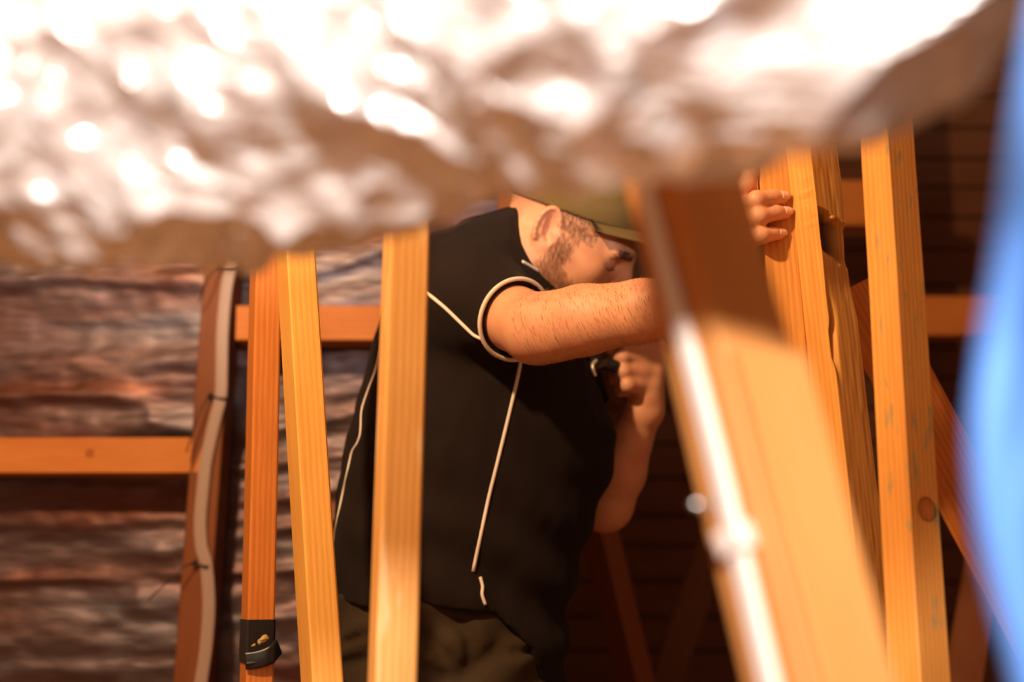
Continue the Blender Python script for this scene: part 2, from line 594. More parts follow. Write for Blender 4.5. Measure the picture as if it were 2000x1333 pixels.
def nog(x0, x1, ytop, ybot, mat, knots=None):
    a, b = at(x0, ytop, WF), at(x1, ybot, WF)
    h = a.z - b.z
    L = b.x - a.x
    v, f = prism_mesh(0.085, h, L, seg=6)
    M = Matrix(((0, 0, 1, 0), (1, 0, 0, 0), (0, 1, 0, 0), (0, 0, 0, 1)))
    M = Matrix.Translation((a.x, WF + 0.0425, (a.z + b.z) / 2)) @ M
    return mesh_obj('nogging', v, f, mat, wall, smooth=False, M=M)


WOOD_NOG = wood('timber_knotty_nogging', (0.66, 0.24, 0.05), (0.46, 0.14, 0.025), knots=((-0.0425, 0.004, 0.40, 0.009),))
nog(-240, 393, 855, 925, WOOD_NOG)
nog(462, 975, 597, 665, WOOD_RED)
nog(462, 975, 1400, 1480, WOOD_RED)

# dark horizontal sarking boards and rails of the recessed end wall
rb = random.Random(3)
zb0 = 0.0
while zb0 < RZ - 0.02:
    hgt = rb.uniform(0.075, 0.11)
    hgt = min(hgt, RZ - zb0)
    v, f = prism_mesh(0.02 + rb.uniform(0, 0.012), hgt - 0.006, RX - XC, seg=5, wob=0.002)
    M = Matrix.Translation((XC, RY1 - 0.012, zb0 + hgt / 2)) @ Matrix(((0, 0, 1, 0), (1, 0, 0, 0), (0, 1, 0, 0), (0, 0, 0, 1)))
    mesh_obj('sarking_board', v, f, SHADEDBOARD, wall_end, smooth=False, M=M)
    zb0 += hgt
for (x0, x1, yt, yb) in ((1560, 1790, 352, 440), (1760, 2300, 578, 655)):
    a, b = at(x0, yt, 3.6), at(x1, yb, 3.6)
    v, f = prism_mesh(0.07, a.z - b.z, b.x - a.x, seg=5)
    M = Matrix.Translation((a.x, 3.635, (a.z + b.z) / 2)) @ Matrix(((0, 0, 1, 0), (1, 0, 0, 0), (0, 1, 0, 0), (0, 0, 0, 1)))
    mesh_obj('rail', v, f, WOOD_RED, wall_end, smooth=False, M=M)
timber('stud', (1745, 500), (1775, 1333), 3.72, 3.72, 0.05, 0.09, 0, WOOD_RED, None, parent=wall_end, zlo=0, zhi=2.7, ref=FRONT)

# ------------------------------------------------------------------ timbers of the roof trusses
TR = dict(zlo=0.0, zhi=2.7)
timber('web_post', (521, 480), (500, 1333), 2.05, 2.05, 0.038, 0.07, -8, WOOD_RED, 'narrow reddish timber post with black tape wrapped near its foot', 'post', **TR)
timber('web_post', (576, 470), (628, 1333), 1.87, 1.83, 0.039, 0.07, -12, WOOD_PALE, 'brightest yellow timber post leaning left beside the taped post', 'post', **TR)
timber('web_post', (793, 450), (764, 1333), 1.47, 1.47, 0.041, 0.06, -9, WOOD_SCUFF, 'scuffed pale timber post standing before the man\'s back', 'post', **TR)
timber('web_post', (1511, 340), (1568, 1000), 1.75, 1.75, 0.041, 0.07, -3, WOOD, 'orange timber post gripped by the man\'s hand', 'post', zlo=0.0, zhi=2.7)
KP = wood('timber_knotted_post', (0.80, 0.37, 0.085), (0.62, 0.235, 0.042), knots=((0.0235, 0.003, 1.098, 0.0165),), green=0.75)
timber('web_post', (1741, 400), (1797, 1333), 1.63, 1.55, 0.046, 0.046, 45, KP, 'square timber post with green smears and a round knot', 'post', **TR)
timber('diagonal_brace', (1668, 560), (1975, 1135), 2.08, 2.08, 0.085, 0.035, 0, WOOD_RED, 'wide timber brace slanting down to the right behind the knotted post', 'brace', zlo=0.0)
timber('diagonal_brace', (1925, 1080), (1880, 1333), 3.0, 3.0, 0.075, 0.04, 0, WOOD_SHADED, 'dark brown brace end low behind the blue pipes', 'brace', zlo=0.0, zhi=1.35)
timber('diagonal_brace', (1165, 1010), (1242, 1333), 3.0, 3.0, 0.056, 0.056, 40, WOOD_SHADED, 'dim timber brace slanting down from below the man\'s far elbow', 'brace', zlo=0.0, zhi=1.45)
timber('diagonal_brace', (1395, 1060), (1300, 1333), 3.3, 3.3, 0.072, 0.04, 0, SHADEDBOARD, 'very dark brace leaning right in the shadow behind the near beam', 'brace', zlo=0.0, zhi=1.35)

# near beam, out of focus, with its doubling board
nb_hi, nb_lo = (1352, 420), (1590, 1333)
near = timber('near_beam', nb_hi, nb_lo, 0.91, 0.84, 0.056, 0.056, 45, WOOD_BUFF, 'blurred pale timber beam leaning close to the camera with white cable', 'beam', zlo=0.0, zhi=1.5)


def damaged_post():
    """timber with a gouged knot hole and a long split, square section turned on edge"""
    PA, PB = at(1589, 350, 1.71), at(1688, 1220, 1.71)
    dr = PA - PB
    hi = PB + dr * 1.16
    lo = PB
    M = frame_along(lo, hi, 45)
    L = (hi - lo).length
    s = 0.0465 / 2
    Lvis = (PA - PB).length

    def py_of(z): return 1220 - (1220 - 350) * z / Lvis
    nl, nr = 10, 28
    per = [(-s + 2 * s * i / nl, -s) for i in range(nl)]            # left face seen by the camera (y = -s), up to the near corner
    per += [(s, -s + 2 * s * i / nr) for i in range(nr)]            # right face (x = s)
    per += [(s, s), (-s, s)]
    n = 300
    za, zb_ = Lvis * (1220 - 760) / 870, Lvis * (1220 - 395) / 870
    zs = np.concatenate([np.linspace(0, za, 40, endpoint=False), np.linspace(za, zb_, 240, endpoint=False), np.linspace(zb_, L, 20)])
    kk = np.arange(len(per))[None, :]
    WOB = 0.0004 * vnoise(zs[:, None] * 30, kk * 0.3, 0.5 + 0 * zs[:, None])
    RAG = vnoise(py_of(zs)[:, None] / 9, kk * 0.16, 2.2 + 0 * zs[:, None])
    verts, faces = [], []
    for i, z in enumerate(zs):
        py = py_of(z)
        for k, (x, y) in enumerate(per):
            dx = dy = 0.0
            if nl <= k <= nl + nr:
                u = (k - nl) / nr
                # gouge: upper lip runs down to the right, lower lip too
                top = 414 + 36 * u + 5 * RAG[i, k]; bot = 512 + 38 * u + 4 * RAG[i, k]
                e = min(1, max(0, (py - top) / 14)) * min(1, max(0, (bot - py) / 34))
                left = min(1, max(0, (u - 0.02) / 0.10))
                e = e * e * (3 - 2 * e)
                dy += 0.030 * e * left * (1 - 0.78 * u)
                # smooth scooped cheek below
                c = math.exp(-((py - 560) / 55) ** 2) * (0.2 + 0.8 * u)
                dy += 0.006 * c
                # split
                w0 = math.exp(-((py - 675) / 48) ** 2)
                uc = 0.10 + 0.05 * math.sin(py / 30)
                dy += 0.016 * w0 * math.exp(-((u - uc) / 0.085) ** 2)
                w1 = math.exp(-((py - 610) / 40) ** 2)
                dy += 0.005 * w1 * math.exp(-((u - 0.06) / 0.05) ** 2)
            if k < nl:
                g = math.exp(-((py - 400) / 60) ** 2)
                u = k / nl
                dx += 0.0016 * g * u * RAG[i, k]
            wob = WOB[i, k]
            verts.append((x - dy + wob, y + dx + wob, z))
    m = len(per)
    for i in range(n - 1):
        for k in range(m):
            k2 = (k + 1) % m
            faces.append((i * m + k, i * m + k2, (i + 1) * m + k2, (i + 1) * m + k))
    faces.append(tuple(range(m - 1, -1, -1))); faces.append(tuple(range((n - 1) * m, n * m)))
    zh = Lvis * (1220 - 462) / 870
    mat = wood('timber_gouged', (0.82, 0.41, 0.10), (0.62, 0.26, 0.05))
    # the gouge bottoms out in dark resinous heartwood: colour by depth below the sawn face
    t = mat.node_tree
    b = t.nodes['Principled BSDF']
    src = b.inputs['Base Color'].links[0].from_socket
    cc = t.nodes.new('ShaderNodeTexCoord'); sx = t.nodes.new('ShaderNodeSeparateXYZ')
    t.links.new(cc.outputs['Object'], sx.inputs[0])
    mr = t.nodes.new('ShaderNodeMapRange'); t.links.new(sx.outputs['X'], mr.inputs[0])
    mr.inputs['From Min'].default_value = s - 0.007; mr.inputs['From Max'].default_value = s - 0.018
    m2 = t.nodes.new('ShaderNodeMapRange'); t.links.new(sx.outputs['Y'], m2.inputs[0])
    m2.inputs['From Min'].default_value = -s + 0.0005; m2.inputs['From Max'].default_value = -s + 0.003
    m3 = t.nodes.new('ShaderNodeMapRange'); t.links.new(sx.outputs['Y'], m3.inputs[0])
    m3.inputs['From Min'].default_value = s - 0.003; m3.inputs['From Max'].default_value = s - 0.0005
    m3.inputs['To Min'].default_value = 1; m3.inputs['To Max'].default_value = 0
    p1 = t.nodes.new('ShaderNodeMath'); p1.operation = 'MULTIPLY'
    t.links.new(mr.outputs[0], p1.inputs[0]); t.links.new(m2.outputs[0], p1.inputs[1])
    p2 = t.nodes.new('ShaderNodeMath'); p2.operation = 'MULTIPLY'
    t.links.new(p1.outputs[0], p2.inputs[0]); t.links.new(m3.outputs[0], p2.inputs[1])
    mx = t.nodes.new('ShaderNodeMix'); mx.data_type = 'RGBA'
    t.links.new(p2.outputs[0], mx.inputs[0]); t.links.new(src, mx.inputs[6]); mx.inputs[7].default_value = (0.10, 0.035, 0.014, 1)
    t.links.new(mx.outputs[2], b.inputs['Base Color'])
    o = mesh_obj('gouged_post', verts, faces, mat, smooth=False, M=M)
    return tag(o, 'timber post with a dark gouged hole and a long split', 'post')


damaged_post()
# bottom chord the gouged post stands on
ch_a, ch_b = at(1640, 1245, 1.73), at(2100, 1245, 1.73)
timber('bottom_chord', (1689, 1221), (1694, 1262), 1.71, 1.71, 0.05, 0.05, 45, WOOD_RED, 'short dark timber block under the gouged post', 'block', zlo=0.0)

# ------------------------------------------------------------------ foil duct
def duct():
    px = [(-420, 100, .92), (-100, 122, .88), (250, 100, .84), (600, 20, .79), (950, -85, .74), (1250, -150, .70), (1500, -235, .67), (1720, -380, .65), (1950, -600, .65), (2300, -900, .70)]
    path = smooth_path([at(*p) for p in px], 26)
    n, m = len(path), 300
    R = 0.145
    P = np.array(path); T = np.gradient(P, axis=0); T /= np.linalg.norm(T, axis=1)[:, None]
    up = np.array([0, 0, 1.0])
    B = up - T * (T @ up)[:, None]; B /= np.linalg.norm(B, axis=1)[:, None]
    N = np.cross(T, B)
    s = np.concatenate([[0], np.cumsum(np.linalg.norm(np.diff(P, axis=0), axis=1))])
    # resample finer along
    k = 520
    ss = np.linspace(0, s[-1], k)
    P, B, N = [np.stack([np.interp(ss, s, A[:, c]) for c in range(3)], 1) for A in (P, B, N)]
    th = np.linspace(0, 2 * PI, m, endpoint=False)
    S, TH = np.meshgrid(ss, th, indexing='ij')
    X, Y = np.cos(TH), np.sin(TH)
    r = R + 0.002 * np.sin(S / 0.032 * 2 * PI)
    q = 0.16
    wx, wy, wz = X * R, Y * R, S
    wr = 0.02 * vnoise(wx * 20, wy * 20, wz * 20)
    ca_, sa_ = math.cos(0.7), math.sin(0.7)
    wx, wz = wx * ca_ - wz * sa_, wx * sa_ + wz * ca_
    wy, wz = wy * ca_ - wz * sa_, wy * sa_ + wz * ca_
    wr = 0.045 * vnoise(wx * 9, wy * 9, wz * 9)
    wq = 0.045 * vnoise(wx * 9 + 5, wy * 9 + 8, wz * 9)
    r += 0.010 * vnoise(wx * 7, wy * 7, wz * 7)
    r -= 0.019 * np.abs(vnoise((wx + wr) * 13, (wy + wq) * 13, (wz - wr) * 13))
    r -= 0.010 * np.abs(vnoise((wx - wq) * 30 + 3, (wy + wr) * 30, (wz - wq) * 30))
    r -= 0.0035 * np.abs(vnoise(wx * 90 + 7, wy * 90, wz * 100))
    V = P[:, None, :] + r[..., None] * (X[..., None] * B[:, None, :] + Y[..., None] * N[:, None, :])
    V = V.reshape(-1, 3)
    ii, jj = np.meshgrid(np.arange(k - 1), np.arange(m), indexing='ij')
    j2 = (jj + 1) % m
    F = np.stack([ii * m + jj, ii * m + j2, (ii + 1) * m + j2, (ii + 1) * m + jj], -1).reshape(-1, 4)
    o = mesh_obj('flexible_duct', V, F, FOIL_DUCT, smooth=False)
    return tag(o, 'crumpled shiny silver foil duct blurred across the top', 'duct')


duct()

# ------------------------------------------------------------------ blue pipes
def pts(lst, Y):
    return smooth_path([at(x, y, Y if not isinstance(Y, (list, tuple)) else Y[i]) for i, (x, y) in enumerate(lst)], 14)


o = tube('blue_pipe', pts([(2135, -300), (2088, -80), (2035, 200), (1996, 450), (1962, 650), (1940, 830), (1950, 1000), (1985, 1170), (2030, 1330), (2098, 1550)], [.46, .46, .48, .52, .54, .54, .54, .54, .54, .54]), 0.0085, BLUE, seg=20)
tag(o, 'blurred bright blue pipe bowing left at the frame\'s right edge', 'pipe')
o = tube('blue_pipe', pts([(2260, -150), (2180, 150), (2090, 430), (2035, 650), (2012, 850), (1990, 1040), (2000, 1250), (2030, 1420)], [.50, .52, .56, .62, .64, .64, .64, .64]), 0.0090, BLUE, seg=20)
tag(o, 'second blurred blue pipe crossing behind the bowed one', 'pipe')

# ------------------------------------------------------------------ cables, ties, tape
cab = pts([(474, 420), (459, 490), (443, 560), (435, 640), (433, 720), (431, 775), (419, 825), (403, 900), (396, 960), (391, 1020), (394, 1070), (403, 1105), (408, 1180), (403, 1260), (392, 1340), (380, 1450), (375, 1600)], WF - 0.006)
o = tube('electric_cable', cab, 0, GREYC, flat=(0.024, 0.007, Vector((1, 0, 0))), seg=16)
tag(o, 'pale flat cable winding down the dark stud at left', 'cable')


def cable_tie(loop, tails, label):
    e = empty('cable_tie', loop[0])
    tube('loop', smooth_path(loop, 6), 0.0022, BLACKP, e, seg=8)
    for t in tails:
        tube('tail', smooth_path(t, 8), 0.0014, BLACKP, e, seg=6)
    hd = tube('tie_head', [Vector(loop[0]) + Vector((-0.004, -0.001, -0.003)), Vector(loop[0]) + Vector((0.004, -0.001, 0.003))], 0.0042, BLACKP, e, seg=8)
    return tag(e, label, 'cable tie', 'cable ties on the stud')


yf = WF - 0.012
cable_tie([at(411, 773, yf), at(432, 779, yf), at(446, 776, yf), at(453, 762, WF + .02)], [[at(411, 773, yf), at(398, 790, yf - .01), at(383, 822, yf - .02), at(364, 884, yf - .015)], [at(409, 770, WF + .01), at(404, 720, WF + .02), at(407, 660, WF + .03)]], 'black cable tie with long tail at the upper bend of the cable')
cable_tie([at(380, 1100, yf), at(392, 1105, yf), at(405, 1107, yf), at(413, 1100, WF + .02)], [[at(380, 1100, yf), at(360, 1108, yf - .02), at(325, 1140, yf - .03), at(290, 1172, yf - .02)]], 'black cable tie low on the stud above the frame\'s bottom edge')
cable_tie([at(428, 520, yf), at(445, 524, yf), at(462, 520, yf), at(468, 508, WF + .02)], [[at(428, 520, yf), at(414, 530, yf - .02), at(402, 552, yf - .03), at(389, 590, yf - .02)]], 'black cable tie partly behind the duct, topmost on the stud')


def on_near(px, py, off):
    """point on the left front face of the near beam"""
    M = near.matrix_world
    n = -(M.to_3x3() @ Vector((0, 1, 0)))
    # plane of the left face
    p0 = M @ Vector((0, -0.028, 0))
    o_ = Vector((0, 0, CAMZ)); dd = (at(px, py, 1) - o_)
    t = (p0 - o_).dot(n) / dd.dot(n)
    return o_ + dd * t + n * off


Mn = near.matrix_world
nx_dir = (Mn.to_3x3() @ Vector((1, 0, 0))).normalized()
# white cable clipped along the beam face
nlen = (Mn.inverted() @ at(*nb_hi, 0.91)).z
cpts = []
for i in range(40):
    z = 0.02 + (nlen + 0.18) * i / 39
    cpts.append(Mn @ Vector((0.000 + 0.0012 * math.sin(i * 0.7), -0.028 - 0.0035, z)))
o = tube('white_cable', cpts, 0, WHITEC, flat=(0.0155, 0.007, nx_dir), seg=14)
tag(o, 'white flat cable clipped along the near beam\'s edge', 'cable')
zc = (Mn.inverted() @ on_near(1450, 1060, 0)).z
clip_v, clip_f = prism_mesh(0.024, 0.014, 0.015, seg=1, ch=0.002)
o = mesh_obj('cable_clip', clip_v, clip_f, WHITEC, smooth=False, M=Mn @ Matrix.Translation((0.002, -0.0330, zc - 0.006)))
tag(o, 'white plastic clip over the cable on the near beam', 'clip')
# doubling board on the right face
zb = (Mn.inverted() @ at(1495, 705, 0.87)).z
bv, bf = prism_mesh(0.009, 0.054, zb, seg=8, ch=0.001)
o = mesh_obj('splice_board', bv, bf, WOOD_BUFF, smooth=False, M=Mn @ Matrix.Translation((0.0327, 0.001, 0)))
tag(o, 'blurred splice board nailed on the right face of the near beam', 'board')
nl_p = at(1352, 985, 0.845)
o = tube('nail', [nl_p, nl_p + Vector((0.012, 0.006, 0))], 0.0022, STEEL, seg=8)
tag(o, 'small blurred steel nail on the near beam\'s left edge', 'nail')


def tape_wrap():
    post = bpy.data.objects['web_post']
    M = post.matrix_world
    z0 = (M.inverted() @ at(503, 1297, 2.015)).z
    z1 = (M.inverted() @ at(505, 1211, 2.015)).z
    e = empty('tape_wrap', M @ Vector((0, 0, z0)))
    wv, wf = prism_mesh(0.0405, 0.0735, z1 - z0, seg=4, ch=0.003)
    o1 = mesh_obj('band', wv, wf, BLACKT, e, smooth=False, M=M @ Matrix.Translation((0, 0, z0)))
    # loose folded tail bulging at the lower right corner
    ta = [M @ Vector((-0.021, -0.039, z0 + 0.004)), M @ Vector((-0.004, -0.043, z0 + 0.006)), M @ Vector((0.013, -0.044, z0 + 0.012)), M @ Vector((0.025, -0.034, z0 + 0.022))]
    tube('loose_tail', smooth_path(ta, 8), 0, BLACKT, e, flat=(0.024, 0.006, (M.to_3x3() @ Vector((0, 0, 1)))), seg=12)
    ta = [M @ Vector((-0.02, -0.0415, z0 - 0.0)), M @ Vector((0.0, -0.0425, z0 + 0.003)), M @ Vector((0.018, -0.041, z0 + 0.010))]
    tube('folded_edge', smooth_path(ta, 8), 0.0035, BLACKT, e, seg=8)
    # gold printed mark: two small smears
    for (cx, cz, a, b) in ((0.004, 0.034, 0.0075, 0.0042), (0.001, 0.029, 0.006, 0.003), (-0.0095, 0.025, 0.003, 0.002)):
        vv, ff = [], []
        for k in range(14):
            an = 2 * PI * k / 14
            rr = 1 + 0.25 * math.sin(3 * an + cx * 900)
            for yy in (-0.0368, -0.0374):
                vv.append(M @ Vector((cx + a * rr * math.cos(an), yy, z0 + cz + b * rr * math.sin(an) + 0.25 * a * math.cos(an))))
        for k in range(14):
            k2 = (k + 1) % 14
            ff.append((k * 2, k2 * 2, k2 * 2 + 1, k * 2 + 1))
        ff.append(tuple(range(1, 28, 2)))
        mesh_obj('gold_mark', vv, ff, GOLD, e)
    return tag(e, 'black tape wrapped around the reddish post with a gold mark', 'tape')


tape_wrap()

# ------------------------------------------------------------------ the man
H = {}
S_R = at(885, 578, 2.13); E_R = at(1050, 640, 1.95); W_R = at(1390, 586, 1.80)
S_L = at(1050, 600, 2.46); E_L = at(1182, 985, 2.40); W_L = at(1258, 800, 2.32)
NK0 = at(955, 560, 2.24); NK1 = at(1062, 492, 2.17)

# head frame: x forward, y to his left, z up
HS = 1.07
pit, rol, yaw = math.radians(36), math.radians(18), math.radians(2)
Rh = Matrix.Rotation(-yaw, 3, 'Z') @ Matrix.Rotation(pit, 3, 'Y') @ Matrix.Rotation(rol, 3, 'X')
EAR = at(1081, 462, 2.10)
HC = EAR - (Rh @ Vector((0.0, -0.074, 0.0))) * HS


def hp(x, y, z):
    return np.array(HC + (Rh @ Vector((x, y, z))) * HS)


HM = np.array(Rh)

body = Grid((-0.36, 1.64, 0.80), (0.42, 2.66, 1.76), 0.003)
g = body
# --- torso: levels traced from the outline
PSI = math.radians(25)
FT = np.array([math.cos(PSI), math.sin(PSI)]); LT = np.array([-math.sin(PSI), math.cos(PSI)])
TY = 2.25
lev = [(445, 880, 985, .10), (470, 838, 1020, .15), (520, 790, 1060, .185), (580, 762, 1095, .19), (640, 741, 1112, .19), (700, 727, 1134, .185),
       (770, 706, 1166, .182), (850, 687, 1198, .182), (930, 673, 1184, .182), (1000, 660, 1162, .184), (1060, 648, 1142, .186), (1120, 643, 1118, .188), (1200, 642, 1098, .19), (1280, 642, 1096, .19), (1345, 645, 1098, .19), (1400, 648, 1095, .19)]
LZ, LX, LA, LB = [], [], [], []
for (y, l, r, b) in lev:
    pl, pr = at(l, y, TY), at(r, y, TY)
    hw = (pr.x - pl.x) / 2
    b = min(b, hw / math.sin(PSI) * 0.8)
    a = math.sqrt(max(hw ** 2 - (b * math.sin(PSI)) ** 2, 1e-4)) / math.cos(PSI)
    LZ.append(pl.z); LX.append((pl.x + pr.x) / 2); LA.append(a); LB.append(b)
LZ, LX, LA, LB = [np.array(q)[::-1] for q in (LZ, LX, LA, LB)]


def loft(inset, ztop=None, zbot=None):
    def f(X, Y, Z):
        cx = np.interp(Z, LZ, LX); a = np.interp(Z, LZ, LA) - inset; b = np.interp(Z, LZ, LB) - inset
        u = (X - cx) * FT[0] + (Y - TY) * FT[1]
        v = (X - cx) * LT[0] + (Y - TY) * LT[1]
        # rounder than an ellipse: superellipse exponent 2.3
        q = (np.abs(u / a) ** 2.3 + np.abs(v / b) ** 2.3) ** (1 / 2.3)
        d = (q - 1) * np.minimum(a, b)
        if ztop is not None: d = np.maximum(d, Z - ztop)
        if zbot is not None: d = np.maximum(d, zbot - Z)
        return d
    return f


TB_LO, TB_HI = (-0.36, 1.95, 0.80), (0.25, 2.55, 1.66)
g.op(loft(0.022, LZ[-1], 0.84), TB_LO, TB_HI, 0.0)
# neck, arms
g.cap(NK0, NK1, 0.066, 0.060, 0.03)
g.cap(NK1, hp(-0.02, 0, 0.0), 0.060, 0.060, 0.03)
g.cap(S_R, E_R, 0.058, 0.045, 0.03)
fa = W_R - E_R
g.cap(E_R, E_R + fa * 0.28, 0.047, 0.0475, 0.012)
g.cap(E_R + fa * 0.28, E_R + fa * 0.62, 0.0475, 0.041, 0.012)
g.cap(E_R + fa * 0.62, W_R, 0.041, 0.030, 0.012)
ol = at(1042, 662, 1.965)
g.cap(ol, E_R + fa * 0.1 + Vector((0, 0.0, -0.008)), 0.027, 0.034, 0.03)     # point of the elbow
g.cap(S_L, E_L, 0.058, 0.045, 0.03)
fl = W_L - E_L
g.cap(E_L, E_L + fl * 0.35, 0.045, 0.044, 0.015)
g.cap(E_L + fl * 0.35, W_L, 0.044, 0.029, 0.015)

# --- right hand closed on the post: middle, ring, little finger across it, index up its side, thumb behind
YP = 1.716
MC = [at(1438, 396, 1.742), at(1436, 418, 1.745), at(1440, 446, 1.75), at(1447, 476, 1.755)]   # index .. little knuckles
palm_c = [(m + W_R) / 2 for m in MC]
for m_ in MC:
    g.cap(W_R, m_, 0.021, 0.0150, 0.012)
g.cap(MC[0], MC[3], 0.014, 0.013, 0.01)
fingers = [
    ([MC[1], at(1478, 391, 1.698), at(1510, 386, 1.706), at(1527, 386, 1.712)], [.0125, .0112, .0102, .0090]),
    ([MC[2], at(1484, 423, 1.698), at(1516, 416, 1.705), at(1533, 416, 1.712)], [.0122, .0108, .0098, .0086]),
    ([MC[3], at(1488, 461, 1.700), at(1510, 457, 1.707), at(1522, 457, 1.712)], [.0108, .0096, .0088, .0078]),
    ([MC[0], at(1457, 366, 1.722), at(1466, 338, 1.722), at(1476, 308, 1.726)], [.0128, .0116, .0104, .0090]),
]
for jn, rd in fingers:
    sub = Grid(np.min([np.array(p) for p in jn], 0) - 0.03, np.max([np.array(p) for p in jn], 0) + 0.03, 0.003)
    for i in range(3):
        g.cap(jn[i], jn[i + 1], rd[i], rd[i + 1], 0.0015 if i else 0.006)
    g.ell(np.array(jn[1]), (rd[1] * 1.08,) * 3, k=0.004)
th = [W_R * 0.55 + MC[0] * 0.45 + Vector((0.01, 0.015, 0)), at(1462, 440, 1.80), at(1490, 415, 1.815), at(1512, 395, 1.815)]
for i in range(3):
    g.cap(th[i], th[i + 1], (.017, .0125, .011)[i], (.0125, .011, .009)[i], 0.006)

# --- left fist
LM = [at(1278, 676, 2.31), at(1277, 702, 2.305), at(1273, 729, 2.30), at(1266, 754, 2.30)]
for m_ in LM:
    g.cap(W_L, m_, 0.026, 0.0165, 0.015)
g.cap(LM[0], LM[3], 0.018, 0.016, 0.01)
PP = [at(1222, 672, 2.265), at(1216, 698, 2.26), at(1218, 726, 2.26), at(1226, 752, 2.262)]
DD = [at(1200, 688, 2.285), at(1194, 713, 2.285), at(1200, 738, 2.285), at(1212, 762, 2.285)]
EE = [at(1218, 694, 2.305), at(1214, 718, 2.305), at(1218, 742, 2.305), at(1226, 764, 2.305)]
for a, b, c, e in zip(LM, PP, DD, EE):
    g.cap(a, b, .0165, .0125, 0.006); g.cap(b, c, .0125, .0112, 0.003); g.cap(c, e, .0112, .0095, 0.003)
g.cap(at(1262, 775, 2.30), at(1222, 690, 2.295), .018, .013, 0.01)
g.cap(at(1222, 690, 2.295), at(1190, 684, 2.28), .013, .0105, 0.003)

g.ell(np.array(at(1238, 722, 2.292)), (.030, .024, .034), k=0.01)

# --- head
def he(c, r, k, sub=False):
    g.ell(hp(*c), np.array(r) * HS, HM, k, sub)


def hc(a, b, ra, rb, k, sub=False):
    g.cap(hp(*a), hp(*b), ra * HS, rb * HS, k, sub)


he((-0.012, 0, 0.052), (0.098, 0.076, 0.088), 0.02)
he((0.048, 0, -0.012), (0.052, 0.060, 0.085), 0.03)
for s_ in (-1, 1):
    hc((0.0, 0.054 * s_, -0.05), (0.075, 0.020 * s_, -0.098), 0.020, 0.018, 0.03)
    hc((0.0, 0.060 * s_, -0.005), (0.0, 0.054 * s_, -0.055), 0.015, 0.018, 0.02)
    he((0.066, 0.040 * s_, -0.018), (0.027, 0.026, 0.026), 0.02)
    hc((0.010, 0.068 * s_, 0.004), (0.066, 0.052 * s_, -0.008), 0.010, 0.013, 0.02)
hc((0.075, -0.018, -0.098), (0.075, 0.018, -0.098), 0.019, 0.019, 0.02)
hc((0.083, -0.042, 0.030), (0.094, -0.012, 0.032), 0.0115, 0.0125, 0.015)
hc((0.083, 0.042, 0.030), (0.094, 0.012, 0.032), 0.0115, 0.0125, 0.015)
for s_ in (-1, 1):
    he((0.100, 0.034 * s_, 0.011), (0.020, 0.019, 0.013), 0.010, True)
    he((0.0785, 0.033 * s_, 0.011), (0.0130, 0.0155, 0.0125), 0.005)
hc((0.098, 0, 0.024), (0.120, 0, -0.016), 0.0095, 0.0130, 0.012)
for s_ in (-1, 1):
    he((0.110, 0.013 * s_, -0.020), (0.012, 0.009, 0.009), 0.006)
    he((0.117, 0.007 * s_, -0.030), (0.006, 0.004, 0.005), 0.003, True)
hc((0.098, -0.020, -0.052), (0.098, 0.020, -0.052), 0.008, 0.008, 0.012)
hc((0.096, -0.018, -0.064), (0.096, 0.018, -0.064), 0.009, 0.009, 0.012)
hc((0.108, -0.022, -0.058), (0.108, 0.022, -0.058), 0.0025, 0.0025, 0.004, True)
for s_ in (-1, 1):
    tl = Rh @ Matrix.Rotation(math.radians(-14), 3, 'Y') @ Matrix.Rotation(math.radians(-24 * s_), 3, 'Z')
    A = np.array(tl)
    ec = hp(-0.014, 0.079 * s_, 0.004)
    g.ell(ec, np.array((0.020, 0.0085, 0.035)) * HS, A, 0.006)
    ax = A[:, 0]; ay = A[:, 1] * s_; az = A[:, 2]
    g.ell(ec + ay * 0.010, np.array((0.0135, 0.0095, 0.025)) * HS, A, 0.003, True)
    # helix
    ring = []
    for k in range(15):
        an = math.radians(-35 + 255 * k / 14)
        ring.append(ec + ax * (0.019 * math.cos(an)) + az * (0.034 * math.sin(an) * (1.0 if math.sin(an) > 0 else .85)) + ay * 0.0065)
    for a, b in zip(ring[:-1], ring[1:]):
        g.cap(a, b, 0.0036, 0.0036, 0.002)
    g.ell(ec - az * 0.030 + ax * 0.003 + ay * 0.002, (0.010, 0.006, 0.011), A, 0.006)         # lobe
    g.ell(ec + ax * 0.015 + ay * 0.004 - az * 0.004, (0.006, 0.005, 0.008), A, 0.004)         # tragus
    for a, b in (((-0.008, 0.014), (-0.008, -0.008)), ((-0.008, -0.008), (0.002, -0.017))):   # antihelix
        g.cap(ec + ax * a[0] + az * a[1] + ay * 0.004, ec + ax * b[0] + az * b[1] + ay * 0.004, 0.0032, 0.003, 0.003)

V, F = g.mesh()
V = relax(V, F, 1, 0.4)
man = empty('person', (at(860, 1250, 2.25).x, TY, 0.0))
tag(man, 'man in olive cap and black polo shirt reaching to grip a post', 'person')
bo = mesh_obj('body', V, F, SKIN, man)
bo['label'] = 'bearded face, bare forearms and hands'
body_bvh = BVHTree.FromPolygons([tuple(v) for v in V], [tuple(f) for f in F])

